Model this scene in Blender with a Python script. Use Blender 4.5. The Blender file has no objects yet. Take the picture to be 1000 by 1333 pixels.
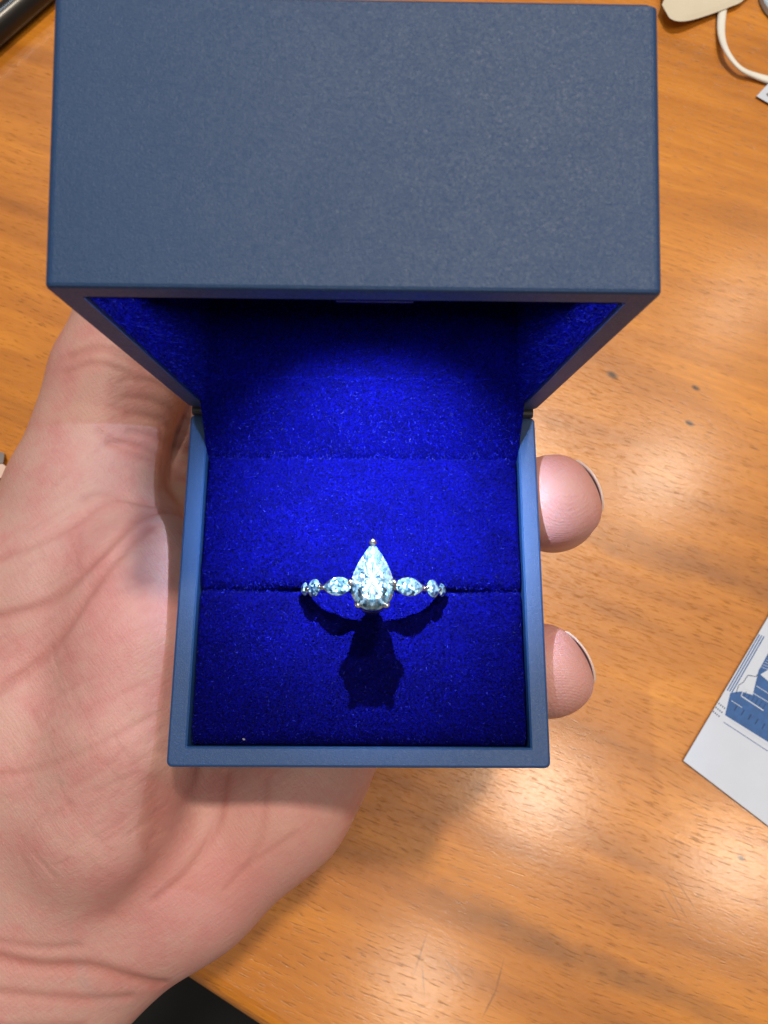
import bpy, bmesh, math, random
import numpy as np
from mathutils import Vector, Matrix
random.seed(7); rng = np.random.default_rng(7)
scene = bpy.context.scene
col = scene.collection

# ---------------------------------------------------------------- units
# everything below is laid out in "box units" (box rim = z 0, x right, y towards
# the hinge); one unit is S metres and the table top lies TABLE_Z under the rim
S = 0.00085
TABLE_Z = -105.0
def W(p): return Vector((p[0]*S, p[1]*S, (p[2]-TABLE_Z)*S))

# ---------------------------------------------------------------- camera
CAM_R = Matrix(((0.99988615, -0.00779823, -0.01291796),
                (0.00440433, 0.96965281, -0.24444639),
                (0.01443218, 0.24436166, 0.96957676)))
CAM_C = (2.2055, -21.4647, 136.2327)
cd = bpy.data.cameras.new('camera'); cam = bpy.data.objects.new('camera', cd); col.objects.link(cam)
cam.matrix_world = Matrix.Translation(W(CAM_C)) @ CAM_R.to_4x4()
cd.sensor_fit = 'HORIZONTAL'; cd.sensor_width = 36.0; cd.lens = 36.0
cd.clip_start = 0.002; cd.clip_end = 20.0
cd.dof.use_dof = True; cd.dof.focus_distance = 132*S
cd.dof.aperture_fstop = 70.0
scene.camera = cam

# ---------------------------------------------------------------- world, lamps, exposure
world = bpy.data.worlds.new('World'); scene.world = world; world.use_nodes = True
bg = world.node_tree.nodes['Background']
bg.inputs[0].default_value = (1.0, 0.94, 0.88, 1); bg.inputs[1].default_value = 0.17
scene.view_settings.view_transform = 'Standard'; scene.view_settings.look = 'None'
scene.view_settings.exposure = 0.0; scene.view_settings.gamma = 1.0

def disk(name, pos, target, power, size, color):
    l = bpy.data.lights.new(name, 'AREA'); l.shape = 'DISK'; l.size = size; l.energy = power; l.color = color
    o = bpy.data.objects.new(name, l); col.objects.link(o); o.location = pos
    o.rotation_euler = (Vector(target)-Vector(pos)).to_track_quat('-Z', 'Y').to_euler()
    return o
WARM = (1.0, 0.87, 0.70)
CEIL = 1.9
def ceil_at(dx, dy): return (dx*CEIL, dy*CEIL, CEIL)
T0 = (0, 0, 0.05)
disk('ceiling_lamp', ceil_at(0.13, 0.31), T0, 22, 0.13, WARM)
# the downlights whose glints lie on the varnish
for px, py, pw in ((862, 620, 3.0), (955, 400, 1.4), (700, 1030, 4.4), (960, 1125, 4.0), (545, 1285, 2.8)):
    d_ = CAM_R @ Vector(((px-500)/1000, -(py-666.5)/1000, -1.0)); t_ = (TABLE_Z-CAM_C[2])/d_.z
    hit = W((CAM_C[0]+t_*d_.x, CAM_C[1]+t_*d_.y, TABLE_Z)); sl_ = Vector((d_.x, d_.y, 0))/-d_.z
    disk('ceiling_lamp', hit+sl_*CEIL+Vector((0, 0, CEIL)), T0, pw, 0.065, WARM)
disk('ceiling_lamp', ceil_at(-0.75, 0.15), T0, 1.2, 0.1, WARM)
disk('cool_fill_light', ceil_at(-0.25, 0.75), T0, 7, 0.25, (0.66, 0.82, 1.0))  # added cool fill, no known fixture stands for it

# ---------------------------------------------------------------- material helpers
class NT:
    def __init__(s, name):
        s.m = bpy.data.materials.new(name); s.m.use_nodes = True
        s.t = s.m.node_tree; s.b = s.t.nodes['Principled BSDF']; s.out = s.t.nodes['Material Output']
    def n(s, typ, **kw):
        nd = s.t.nodes.new(typ)
        for k, v in kw.items():
            if k.startswith('i_'): nd.inputs[int(k[2:]) if k[2:].isdigit() else k[2:].replace('_', ' ')].default_value = v
            else: setattr(nd, k, v)
        return nd
    def l(s, a, b): s.t.links.new(a, b)
    def set(s, **kw):
        for k, v in kw.items(): s.b.inputs[k.replace('_', ' ')].default_value = v
    def obj(s, scale=(1, 1, 1), rot=(0, 0, 0)):
        tc = s.n('ShaderNodeTexCoord'); mp = s.n('ShaderNodeMapping')
        mp.inputs['Scale'].default_value = scale; mp.inputs['Rotation'].default_value = rot
        s.l(tc.outputs['Object'], mp.inputs['Vector']); return mp.outputs['Vector']
    def sc(s, vec, scale):
        mp = s.n('ShaderNodeMapping'); mp.inputs['Scale'].default_value = scale
        s.l(vec, mp.inputs['Vector']); return mp.outputs['Vector']
    def noise(s, vec, scale, detail=3, rough=0.55, dist=0.0):
        nd = s.n('ShaderNodeTexNoise'); nd.inputs['Scale'].default_value = scale; nd.inputs['Detail'].default_value = detail
        nd.inputs['Roughness'].default_value = rough; nd.inputs['Distortion'].default_value = dist
        s.l(vec, nd.inputs['Vector']); return nd.outputs['Fac']
    def ramp(s, fac, stops):
        r = s.n('ShaderNodeValToRGB'); e = r.color_ramp.elements
        e[0].position, e[0].color = stops[0][0], (*stops[0][1], 1); e[1].position, e[1].color = stops[-1][0], (*stops[-1][1], 1)
        for p, c in stops[1:-1]:
            x = e.new(p); x.color = (*c, 1)
        s.l(fac, r.inputs['Fac']); return r.outputs['Color']
    def mix(s, fac, a, b, mode='MIX'):
        m = s.n('ShaderNodeMix', data_type='RGBA', blend_type=mode)
        for sock, v in ((m.inputs[0], fac), (m.inputs[6], a), (m.inputs[7], b)):
            if isinstance(v, (int, float)): sock.default_value = v
            elif isinstance(v, tuple): sock.default_value = (*v, 1)
            else: s.l(v, sock)
        return m.outputs[2]
    def math(s, op, a, b=0.0, c=0.0, clamp=False):
        m = s.n('ShaderNodeMath', operation=op, use_clamp=clamp)
        for i, v in enumerate((a, b, c)):
            if isinstance(v, (int, float)): m.inputs[i].default_value = v
            else: s.l(v, m.inputs[i])
        return m.outputs[0]
    def bump(s, h, strength, dist, prev=None):
        b = s.n('ShaderNodeBump'); b.inputs['Strength'].default_value = strength; b.inputs['Distance'].default_value = dist
        s.l(h, b.inputs['Height'])
        if prev is not None: s.l(prev, b.inputs['Normal'])
        return b.outputs['Normal']
G = (lambda v: (v, v, v))
U = 1.0/S           # object coordinates are metres: U turns them into box units

# --- wood
def mat_wood():
    k = NT('varnished_wood')
    g = k.obj((U, U, U), (0, 0, math.radians(21)))        # x along the grain, box units
    warp = k.noise(k.sc(g, (0.006, 0.02, 0.02)), 1.0, 3)
    wv = k.n('ShaderNodeCombineXYZ'); k.l(k.math('MULTIPLY', warp, 14.0), wv.inputs['Y'])
    add = k.n('ShaderNodeVectorMath', operation='ADD'); k.l(g, add.inputs[0]); k.l(wv.outputs[0], add.inputs[1])
    g2 = add.outputs[0]
    broad = k.noise(k.sc(g2, (0.006, 0.045, 1)), 1.0, 4, 0.6)
    fine = k.noise(k.sc(g2, (0.018, 0.35, 1)), 1.0, 5, 0.65)
    pores = k.noise(k.sc(g2, (0.20, 1.9, 1)), 1.0, 2, 0.5)
    hair = k.noise(k.sc(g2, (0.05, 2.2, 1)), 1.0, 3, 0.6)
    c = k.ramp(broad, [(0.33, (0.33, 0.110, 0.008)), (0.45, (0.56, 0.200, 0.014)), (0.60, (0.72, 0.272, 0.020)), (0.78, (0.76, 0.31, 0.030))])
    c = k.mix(k.ramp(fine, [(0.35, G(0.0)), (0.62, G(0.55))]), c, (0.48, 0.155, 0.012))
    c = k.mix(k.ramp(hair, [(0.50, G(0.0)), (0.72, G(0.35))]), c, (0.36, 0.115, 0.010))
    patch = k.noise(k.sc(g2, (0.012, 0.05, 1)), 1.0, 3, 0.6)
    pm = k.math('MULTIPLY', k.ramp(pores, [(0.59, G(0.0)), (0.69, G(0.7))]), k.ramp(patch, [(0.36, G(0.25)), (0.62, G(1.0))]))
    c = k.mix(pm, c, (0.20, 0.066, 0.008))
    # heart-wood streaks and small knots, at their own places on the board
    tc = k.n('ShaderNodeTexCoord')
    def spot(px, py, sx, sy, ang, amount, colr, c, soft=0.5, wa=0.9):
        p = unproject(px, py, TABLE_Z); q = W(p)
        mp = k.n('ShaderNodeMapping', vector_type='TEXTURE')
        mp.inputs['Location'].default_value = (q[0], q[1], 0); mp.inputs['Rotation'].default_value = (0, 0, math.radians(ang))
        mp.inputs['Scale'].default_value = (sx*S, sy*S, 1)
        wob = k.n('ShaderNodeTexNoise'); wob.inputs['Scale'].default_value = 0.12*U; wob.inputs['Detail'].default_value = 3
        k.l(tc.outputs['Object'], wob.inputs['Vector'])
        k.l(tc.outputs['Object'], mp.inputs['Vector'])
        ln = k.n('ShaderNodeVectorMath', operation='LENGTH'); k.l(mp.outputs[0], ln.inputs[0])
        d = k.math('ADD', ln.outputs['Value'], k.math('MULTIPLY', k.math('SUBTRACT', wob.outputs['Fac'], 0.5), wa))
        return k.mix(k.ramp(d, [(soft, G(amount)), (1.0, G(0.0))]), c, colr)
    for a in ((930, 745, 75, 7, -20, 0.62, (0.25, 0.085, 0.018), c, .1), (770, 700, 40, 4, -24, 0.4, (0.25, 0.085, 0.018), c, .1),
              (700, 1225, 44, 6, -24, 0.7, (0.23, 0.085, 0.02), c, .1), (860, 1290, 44, 5, -22, .6, (0.23, 0.085, 0.02), c, .1),
              (810, 1110, 34, 4, -24, .4, (0.25, 0.09, 0.02), c, .1)):
        c = spot(*a[:7], c, a[8])
    for px, py, r in ((797, 488, 1.8), (906, 505, 1.2), (898, 551, 1.2), (965, 1117, 1.0)):
        c = spot(px, py, r*1.6, r*0.9, -30, 0.95, (0.03, 0.010, 0.004), c, .3, .5)
    for px, py, sx, sy, an in ((547, 1243, 7, 0.45, 70), (551, 1275, 5, 0.4, 95), (590, 1262, 6, 0.35, -50), (650, 1272, 6, 0.4, 72), (638, 1305, 5, 0.35, 60), (880, 1170, 8, 0.3, -62), (890, 1160, 7, 0.3, -58), (872, 1176, 7, 0.3, -60)):
        c = spot(px, py, sx, sy, an, 0.5, (0.16, 0.055, 0.012), c, .2, .9)
    k.l(c, k.b.inputs['Base Color'])
    k.set(Roughness=0.42, Coat_Weight=0.8, Coat_Roughness=0.17, Coat_IOR=1.45)
    peel = k.noise(k.sc(g, (0.45, 0.8, 1)), 1.0, 5, 0.7)
    k.l(k.ramp(peel, [(0.3, G(0.30)), (0.7, G(0.5))]), k.b.inputs['Roughness'])
    nb = k.bump(k.math('SUBTRACT', k.math('MULTIPLY', peel, 0.5), k.math('MULTIPLY', k.ramp(pores, [(0.58, G(0)), (0.68, G(1))]), 1.0)), 0.35, 0.0003)
    k.l(nb, k.b.inputs['Normal']); k.l(k.bump(k.math('SUBTRACT', peel, k.math('MULTIPLY', pm, 0.6)), 0.055, 0.0004), k.b.inputs['Coat Normal'])
    return k.m

def unproject(px, py, z):
    d = CAM_R @ Vector(((px-500)/1000, -(py-666.5)/1000, -1.0))
    t = (z-CAM_C[2])/d.z
    return (CAM_C[0]+t*d.x, CAM_C[1]+t*d.y, z)
P = unproject

def mat_case():
    k = NT('navy_paper'); v = k.obj((U, U, U))
    fib = k.noise(v, 2.6, 3, 0.6, 1.5); big = k.noise(v, 0.06, 3)
    c = k.mix(big, (0.008, 0.044, 0.140), (0.011, 0.052, 0.158))
    c = k.mix(k.ramp(fib, [(0.50, G(0.0)), (0.75, G(0.5))]), c, (0.028, 0.078, 0.180))
    k.l(c, k.b.inputs['Base Color']); k.set(Roughness=0.5, Specular_IOR_Level=0.5)
    k.l(k.ramp(fib, [(0.3, G(0.60)), (0.75, G(0.42))]), k.b.inputs['Roughness'])
    smear = k.noise(v, 0.09, 4, 0.7, 1.0)
    k.l(k.math('ADD', k.math('MULTIPLY', k.math('SUBTRACT', smear, 0.5), 0.14), k.ramp(fib, [(0.3, G(0.60)), (0.75, G(0.42))])), k.b.inputs['Roughness'])
    k.l(k.bump(k.noise(v, 2.2, 3, 0.6, 2.0), 0.5, 0.00012), k.b.inputs['Normal'])
    return k.m

def mat_velvet(name, c0, c1, bump=0.8):
    k = NT(name); v = k.obj((U, U, U))
    a = k.noise(v, 2.4, 3, 0.7); b = k.noise(v, 0.16, 3, 0.6)
    c = k.mix(k.ramp(a, [(0.35, G(0.0)), (0.65, G(1.0))]), c0, c1)
    c = k.mix(k.ramp(b, [(0.35, G(0.35)), (0.6, G(0.0))]), c, tuple(x*0.55 for x in c0))
    k.l(c, k.b.inputs['Base Color'])
    k.set(Roughness=0.85, Specular_IOR_Level=0.05, Sheen_Weight=0.04, Sheen_Roughness=0.35, Sheen_Tint=(0.15, 0.2, 1, 1))
    k.l(k.bump(a, bump, 0.0004), k.b.inputs['Normal'])
    return k.m

def mat_skin():
    k = NT('skin'); v = k.obj((U, U, U))
    m1 = k.noise(v, 0.035, 4, 0.6); m2 = k.noise(v, 0.14, 4, 0.65); m3 = k.noise(v, 0.8, 3, 0.6)
    c = k.ramp(m1, [(0.3, (0.54, 0.315, 0.275)), (0.5, (0.57, 0.315, 0.280)), (0.7, (0.58, 0.285, 0.265))])
    c = k.mix(k.ramp(m2, [(0.45, G(0.0)), (0.68, G(0.5))]), c, (0.53, 0.195, 0.190))
    c = k.mix(k.ramp(m2, [(0.28, G(0.40)), (0.45, G(0.0))]), c, (0.55, 0.35, 0.275))
    c = k.mix(k.ramp(m3, [(0.5, G(0.0)), (0.75, G(0.25))]), c, (0.58, 0.38, 0.31))
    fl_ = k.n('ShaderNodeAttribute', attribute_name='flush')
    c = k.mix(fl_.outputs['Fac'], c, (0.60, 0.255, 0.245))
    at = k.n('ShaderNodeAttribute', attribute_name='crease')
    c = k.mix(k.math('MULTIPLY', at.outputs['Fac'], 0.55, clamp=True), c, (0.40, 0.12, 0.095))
    vein = k.noise(k.sc(v, (0.05, 0.03, 0.05)), 1.0, 2, 0.4, 1.2)
    wr = k.n('ShaderNodeAttribute', attribute_name='wrist')
    vf = k.math('MULTIPLY', k.ramp(k.math('ABSOLUTE', k.math('SUBTRACT', vein, 0.5)), [(0.0, G(0.5)), (0.05, G(0.0))]), wr.outputs['Fac'])
    c = k.mix(vf, c, (0.36, 0.30, 0.30))
    k.l(c, k.b.inputs['Base Color'])
    k.set(Roughness=0.48, Specular_IOR_Level=0.4, Subsurface_Weight=0.35, Subsurface_Radius=(1.0, 0.35, 0.2), Subsurface_Scale=0.0016)
    # creased, cross-hatched skin
    w1 = k.noise(k.sc(k.obj((U, U, U), (0, 0, 0.9)), (0.25, 1.9, 0.9)), 1.0, 4, 0.6, 0.3)
    w2 = k.noise(k.sc(k.obj((U, U, U), (0, 0, -0.6)), (0.2, 1.4, 0.9)), 1.0, 4, 0.6, 0.3)
    vo = k.n('ShaderNodeTexVoronoi', feature='DISTANCE_TO_EDGE'); vo.inputs['Scale'].default_value = 1.5; k.l(v, vo.inputs['Vector'])
    h = k.math('ADD', k.math('ADD', w1, w2), k.math('MULTIPLY', k.math('MINIMUM', vo.outputs['Distance'], 0.25), 0.7))
    tp = k.n('ShaderNodeAttribute', attribute_name='tip')
    wv = k.n('ShaderNodeTexWave', wave_type='RINGS', rings_direction='X'); wv.inputs['Scale'].default_value = 0.8; wv.inputs['Distortion'].default_value = 2.0
    wv.inputs['Detail'].default_value = 1.0; wv.inputs['Detail Scale'].default_value = 0.2
    cv_ = k.n('ShaderNodeMapping'); cv_.inputs['Location'].default_value = (-36, -14, -86); k.l(v, cv_.inputs['Vector']); k.l(cv_.outputs[0], wv.inputs['Vector'])
    h = k.math('ADD', h, k.math('MULTIPLY', k.math('MULTIPLY', wv.outputs['Fac'], tp.outputs['Fac']), 0.18))
    k.l(k.bump(h, 0.30, 0.0004), k.b.inputs['Normal'])
    return k.m

def simple(name, c, rough=0.5, metal=0.0, noise=0.0, nscale=0.5, **kw):
    k = NT(name); k.set(Roughness=rough, Metallic=metal, **kw)
    if noise:
        f = k.noise(k.obj((U, U, U)), nscale, 4, 0.6)
        k.l(k.mix(f, tuple(x*(1-noise) for x in c), tuple(min(1, x*(1+noise)) for x in c)), k.b.inputs['Base Color'])
    else: k.b.inputs['Base Color'].default_value = (*c, 1)
    return k.m

M = {}
M['wood'] = mat_wood(); M['case'] = mat_case()
M['velvet'] = mat_velvet('blue_velvet', (0.0004, 0.0004, 0.02), (0.0009, 0.0009, 0.15))
k = NT('velvet_pile'); at_ = k.n('ShaderNodeAttribute', attribute_name='tone')
k.l(k.ramp(at_.outputs['Fac'], [(0.0, (0.0004, 0.0004, 0.02)), (0.55, (0.001, 0.001, 0.13)), (0.93, (0.003, 0.004, 0.26)), (1.0, (0.03, 0.04, 0.46))]), k.b.inputs['Base Color'])
k.set(Roughness=0.4, Specular_IOR_Level=0.05); M['pile'] = k.m
M['skin'] = mat_skin()
M['nail'] = simple('nail', (0.62, 0.48, 0.40), 0.3, 0, 0.06, 0.4, Subsurface_Weight=0.2, Subsurface_Scale=0.0006)
M['metal'] = simple('rose_gold', (0.90, 0.83, 0.79), 0.16, 1.0, 0.04)
M['floor'] = simple('dark_floor', (0.006, 0.006, 0.007), 0.8, 0, 0.3, 0.02)
M['black_plastic'] = simple('black_plastic', (0.012, 0.010, 0.009), 0.28, 0, 0.3, 0.2)
M['paper'] = simple('white_paper', (0.60, 0.66, 0.78), 0.7, 0, 0.04, 0.15)
M['cream'] = simple('cream_paper', (0.66, 0.60, 0.48), 0.75, 0, 0.06, 0.1)
M['cord'] = simple('white_cord', (0.80, 0.79, 0.74), 0.5, 0, 0.05, 0.5)
M['hinge'] = simple('dark_hinge', (0.02, 0.022, 0.03), 0.45, 0, 0.2, 0.5)
M['ink'] = simple('blue_ink', (0.035, 0.115, 0.33), 0.7, 0, 0.35, 0.5)
M['ink_dark'] = simple('dark_blue_ink', (0.015, 0.045, 0.13), 0.7, 0, 0.3, 0.8)
M['lint'] = simple('lint', (0.3, 0.3, 0.34), 0.8, 0, 0.1)
M['tape'] = simple('pale_blue_plastic', (0.50, 0.64, 0.78), 0.25, 0, 0.1, 0.3)
M['tape_core'] = simple('dark_core', (0.03, 0.035, 0.035), 0.4, 0, 0.3, 0.3)
M['pink'] = simple('pale_pink_plastic', (0.75, 0.55, 0.48), 0.5, 0, 0.06, 0.3)
M['grey'] = simple('grey_plastic', (0.20, 0.18, 0.18), 0.5, 0, 0.1, 0.3)
k = NT('led_glow'); k.set(Base_Color=(1, 1, 1, 1), Emission_Color=(0.6, 0.75, 1, 1), Emission_Strength=25.0); M['led'] = k.m

def mat_diamond():
    # brilliant cut: small facet cells, each tilted, their tints painting inner reflections
    k = NT('diamond'); v = k.obj((U, U, U))
    vo = k.n('ShaderNodeTexVoronoi', feature='F1'); vo.inputs['Scale'].default_value = 2.1; k.l(v, vo.inputs['Vector'])
    geo = k.n('ShaderNodeNewGeometry')
    sub = k.n('ShaderNodeVectorMath', operation='SUBTRACT'); k.l(vo.outputs['Color'], sub.inputs[0]); sub.inputs[1].default_value = (0.5, 0.5, 0.5)
    scl = k.n('ShaderNodeVectorMath', operation='SCALE'); scl.inputs['Scale'].default_value = 1.1; k.l(sub.outputs[0], scl.inputs[0])
    ad = k.n('ShaderNodeVectorMath', operation='ADD'); k.l(geo.outputs['Normal'], ad.inputs[0]); k.l(scl.outputs[0], ad.inputs[1])
    nm = k.n('ShaderNodeVectorMath', operation='NORMALIZE'); k.l(ad.outputs[0], nm.inputs[0])
    k.set(Base_Color=(0.42, 0.74, 0.88, 1), Metallic=0.7, Roughness=0.30, IOR=2.2)
    tint = k.ramp(vo.outputs['Color'], [(0.2, (0.06, 0.20, 0.34)), (0.5, (0.30, 0.54, 0.64)), (0.85, (0.60, 0.80, 0.86))])
    k.l(tint, k.b.inputs['Base Color']); k.l(nm.outputs[0], k.b.inputs['Normal'])
    gl = k.n('ShaderNodeBsdfGlass'); gl.inputs['IOR'].default_value = 2.2; gl.inputs['Roughness'].default_value = 0.05; gl.inputs['Color'].default_value = (0.9, 0.97, 1, 1)
    k.l(nm.outputs[0], gl.inputs['Normal'])
    mx = k.n('ShaderNodeMixShader'); mx.inputs[0].default_value = 0.25
    k.l(k.b.outputs[0], mx.inputs[1]); k.l(gl.outputs[0], mx.inputs[2]); k.l(mx.outputs[0], k.out.inputs['Surface'])
    return k.m
def mat_pear(cx, cy):
    # pear brilliant: mirrored fan of long facets around the keel line, each tilted; tints and warm cells paint the sparkle
    k = NT('pear_diamond'); v = k.obj((U, U, U))
    sx = k.n('ShaderNodeSeparateXYZ'); k.l(v, sx.inputs[0])
    x = k.math('ABSOLUTE', k.math('SUBTRACT', sx.outputs['X'], cx)); y = k.math('SUBTRACT', sx.outputs['Y'], cy)
    ang = k.math('ARCTAN2', x, k.math('MULTIPLY', y, 0.72)); r = k.math('SQRT', k.math('ADD', k.math('MULTIPLY', x, x), k.math('MULTIPLY', k.math('MULTIPLY', y, y), 0.5)))
    rb = k.math('FLOOR', k.math('MULTIPLY', r, 1.55)); ab = k.math('FLOOR', k.math('ADD', k.math('MULTIPLY', ang, 5.6), k.math('MULTIPLY', rb, 0.5)))
    rb2 = k.math('FLOOR', k.math('MULTIPLY', r, 3.1)); ab2 = k.math('FLOOR', k.math('ADD', k.math('MULTIPLY', ang, 9.3), k.math('MULTIPLY', rb2, 0.5)))
    def wn(a_, b_):
        cm = k.n('ShaderNodeCombineXYZ'); k.l(a_, cm.inputs[0]); k.l(b_, cm.inputs[1]); w_ = k.n('ShaderNodeTexWhiteNoise', noise_dimensions='2D'); k.l(cm.outputs[0], w_.inputs['Vector']); return w_
    w1, w2 = wn(ab, rb), wn(ab2, rb2)
    col_ = k.mix(0.5, w1.outputs['Color'], w2.outputs['Color'])
    geo = k.n('ShaderNodeNewGeometry')
    sub = k.n('ShaderNodeVectorMath', operation='SUBTRACT'); k.l(col_, sub.inputs[0]); sub.inputs[1].default_value = (0.5, 0.5, 0.5)
    scl = k.n('ShaderNodeVectorMath', operation='SCALE'); scl.inputs['Scale'].default_value = 1.3; k.l(sub.outputs[0], scl.inputs[0])
    ad = k.n('ShaderNodeVectorMath', operation='ADD'); k.l(geo.outputs['Normal'], ad.inputs[0]); k.l(scl.outputs[0], ad.inputs[1])
    nm = k.n('ShaderNodeVectorMath', operation='NORMALIZE'); k.l(ad.outputs[0], nm.inputs[0])
    tv = k.math('ADD', k.math('MULTIPLY', w1.outputs['Value'], 0.5), k.math('MULTIPLY', w2.outputs['Value'], 0.5))
    tint = k.ramp(tv, [(0.15, (0.06, 0.17, 0.26)), (0.45, (0.19, 0.37, 0.45)), (0.85, (0.56, 0.70, 0.74))])
    fire = wn(k.math('ADD', ab2, 31.0), rb2)
    tint = k.mix(k.math('MULTIPLY', k.ramp(fire.outputs['Value'], [(0.62, G(0.0)), (0.66, G(0.75))]), k.ramp(r, [(0.3, G(1.0)), (0.62, G(0.15))])), tint, (0.85, 0.55, 0.42))
    k.l(tint, k.b.inputs['Base Color']); k.set(Metallic=0.65, Roughness=0.26, IOR=2.2); k.l(nm.outputs[0], k.b.inputs['Normal'])
    gl = k.n('ShaderNodeBsdfGlass'); gl.inputs['IOR'].default_value = 2.2; gl.inputs['Roughness'].default_value = 0.04; k.l(nm.outputs[0], gl.inputs['Normal'])
    mx = k.n('ShaderNodeMixShader'); mx.inputs[0].default_value = 0.22
    k.l(k.b.outputs[0], mx.inputs[1]); k.l(gl.outputs[0], mx.inputs[2]); k.l(mx.outputs[0], k.out.inputs['Surface'])
    return k.m
M['diamond'] = mat_diamond()

# ---------------------------------------------------------------- object helpers
def mesh_obj(name, verts, faces, mat, parent=None, smooth=False, raw=False, mats=None):
    me = bpy.data.meshes.new(name)
    me.from_pydata([tuple(W(v)) if not raw else tuple(v) for v in verts], [], faces)
    me.materials.append(mat); me.validate(); me.update()
    bm = bmesh.new(); bm.from_mesh(me); bmesh.ops.recalc_face_normals(bm, faces=bm.faces); bm.to_mesh(me); bm.free()
    if smooth: me.polygons.foreach_set('use_smooth', [True]*len(me.polygons))
    o = bpy.data.objects.new(name, me); col.objects.link(o)
    if parent is not None: set_parent(o, parent)
    return o
def set_parent(o, p):
    bpy.context.view_layer.update()
    o.parent = p; o.matrix_parent_inverse = p.matrix_world.inverted()
def empty(name, loc, label, cat):
    o = bpy.data.objects.new(name, None); col.objects.link(o); o.location = loc; o.empty_display_size = 0.01
    o['label'] = label; o['category'] = cat
    bpy.context.view_layer.update(); return o
def tag(o, label, cat, group=None):
    o['label'] = label; o['category'] = cat
    if group: o['group'] = group
    return o
def rrect(w, d, r, inset=0.0, n=5, cx=0, cy=0):
    hw, hd = w/2-inset, d/2-inset; r = max(r-inset*0.6, 0.12); pts = []
    for sx, sy, a0 in ((1, 1, 0), (-1, 1, 90), (-1, -1, 180), (1, -1, 270)):
        for i in range(n+1):
            a = math.radians(a0+90*i/n)
            pts.append((cx+sx*(hw-r)+r*math.cos(a), cy+sy*(hd-r)+r*math.sin(a)))
    return pts
def loft(loops, cap0=True, cap1=True):
    n = len(loops[0]); v = [p for lp in loops for p in lp]; f = []
    for i in range(len(loops)-1):
        for j in range(n):
            a, b = i*n+j, i*n+(j+1) % n
            f.append((a, b, b+n, a+n))
    if cap0: f.append(tuple(range(n-1, -1, -1)))
    if cap1: f.append(tuple(range((len(loops)-1)*n, len(loops)*n)))
    return v, f
def tube(path, radii, n=12, flat=1.0):
    """closed tube along a polyline in box units; flat squashes it in z"""
    loops = []
    pts = [Vector(p) for p in path]
    for i, p in enumerate(pts):
        t = (pts[min(i+1, len(pts)-1)]-pts[max(i-1, 0)]).normalized()
        up = Vector((0, 0, 1)) if abs(t.z) < 0.95 else Vector((1, 0, 0))
        s = t.cross(up).normalized(); u = s.cross(t).normalized()
        r = radii[i] if isinstance(radii, (list, tuple)) else radii
        loops.append([tuple(p+s*(r*math.cos(2*math.pi*j/n))+u*(r*flat*math.sin(2*math.pi*j/n))) for j in range(n)])
    return loft(loops)
def smoothpath(pts, m=8):
    out = []; pts = [Vector(p) for p in pts]; e = [pts[0]*2-pts[1]]+pts+[pts[-1]*2-pts[-2]]
    for i in range(1, len(e)-2):
        for j in range(m):
            t = j/m; a, b, c, d = e[i-1:i+3]
            out.append(0.5*((2*b)+(c-a)*t+(2*a-5*b+4*c-d)*t*t+(3*b-a-3*c+d)*t**3))
    return out+[pts[-1]]
def join(parts):
    V = []; F = []
    for v, f in parts:
        o = len(V); V += list(v); F += [tuple(i+o for i in q) for q in f]
    return V, F
def boxm(x0, x1, y0, y1, z0, z1):
    v = [(x, y, z) for z in (z0, z1) for y in (y0, y1) for x in (x0, x1)]
    return v, [(0, 1, 3, 2), (4, 5, 7, 6), (0, 1, 5, 4), (2, 3, 7, 6), (0, 2, 6, 4), (1, 3, 7, 5)]

# ---------------------------------------------------------------- the setting: table and floor
fl, ff = boxm(-1200, 1200, -1200, 1200, -960, -950)
o = mesh_obj('floor', fl, ff, M['floor']); o['kind'] = 'structure'
# table top: its near edge runs past the wrist, rounded over
eA = Vector(P(245, 1267, TABLE_Z)); eB = Vector(P(345, 1333, TABLE_Z))
ed = (eB-eA).normalized(); en = Vector((-ed.y, ed.x, 0))
if en.y < 0: en = -en
def tpt(s, q, z): p = eA+ed*s+en*q; return (p.x, p.y, z)
loops = []
prof = [(700, TABLE_Z-28), (700, TABLE_Z)] + [(6-6*math.sin(math.radians(a)), TABLE_Z-6+6*math.cos(math.radians(a))) for a in (0, 15, 30, 45, 60, 75, 90)] + [(0, TABLE_Z-22), (6, TABLE_Z-28)]
prof[2:2] = []
loops = [[tpt(s, q-2.5, z) for q, z in prof] for s in (-900, 900)]
v, f = loft(loops)
table = mesh_obj('table', v, f, M['wood'], smooth=False)
tag(table, 'orange brown varnished wooden table with scratches and small knots', 'table')

# ---------------------------------------------------------------- the ring box
BW, BD = 65.0, 63.3
box = empty('ring_box', W((0, 0, -30)), 'open navy blue ring box with blue velvet lining resting on the palm', 'ring box')
def ring_shell(h, t, depth):
    spec = [(0.7, -h), (0.0, -h+0.7), (0.0, -0.45), (0.12, -0.15), (0.42, 0.0), (t-0.3, 0.0), (t, -0.3), (t, -depth)]
    loops = [[(x, y, z) for x, y in rrect(BW, BD, 1.0, ins)] for ins, z in spec]
    return loft(loops)
v, f = ring_shell(30, 3.3, 27)
base = mesh_obj('base', v, f, M['case'], box)
# lid, hinged open
TH = math.radians(79.3); HY, HZ = BD/2+0.79, 1.75; LH = 32.2
du = Vector((0, -math.cos(TH), math.sin(TH))); dv = Vector((0, math.sin(TH), math.cos(TH)))
def L(x, u, w): # across, from hinge along the rim, into the lid
    p = Vector((0, HY, HZ))+du*u+dv*w; return (x, p.y, p.z)
def lidmap(vs): return [L(x, BD/2-y, -z) for x, y, z in vs]
v, f = ring_shell(LH, 3.3, LH-3)
lid = mesh_obj('lid', lidmap(v), f, M['case'], box)
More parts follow.
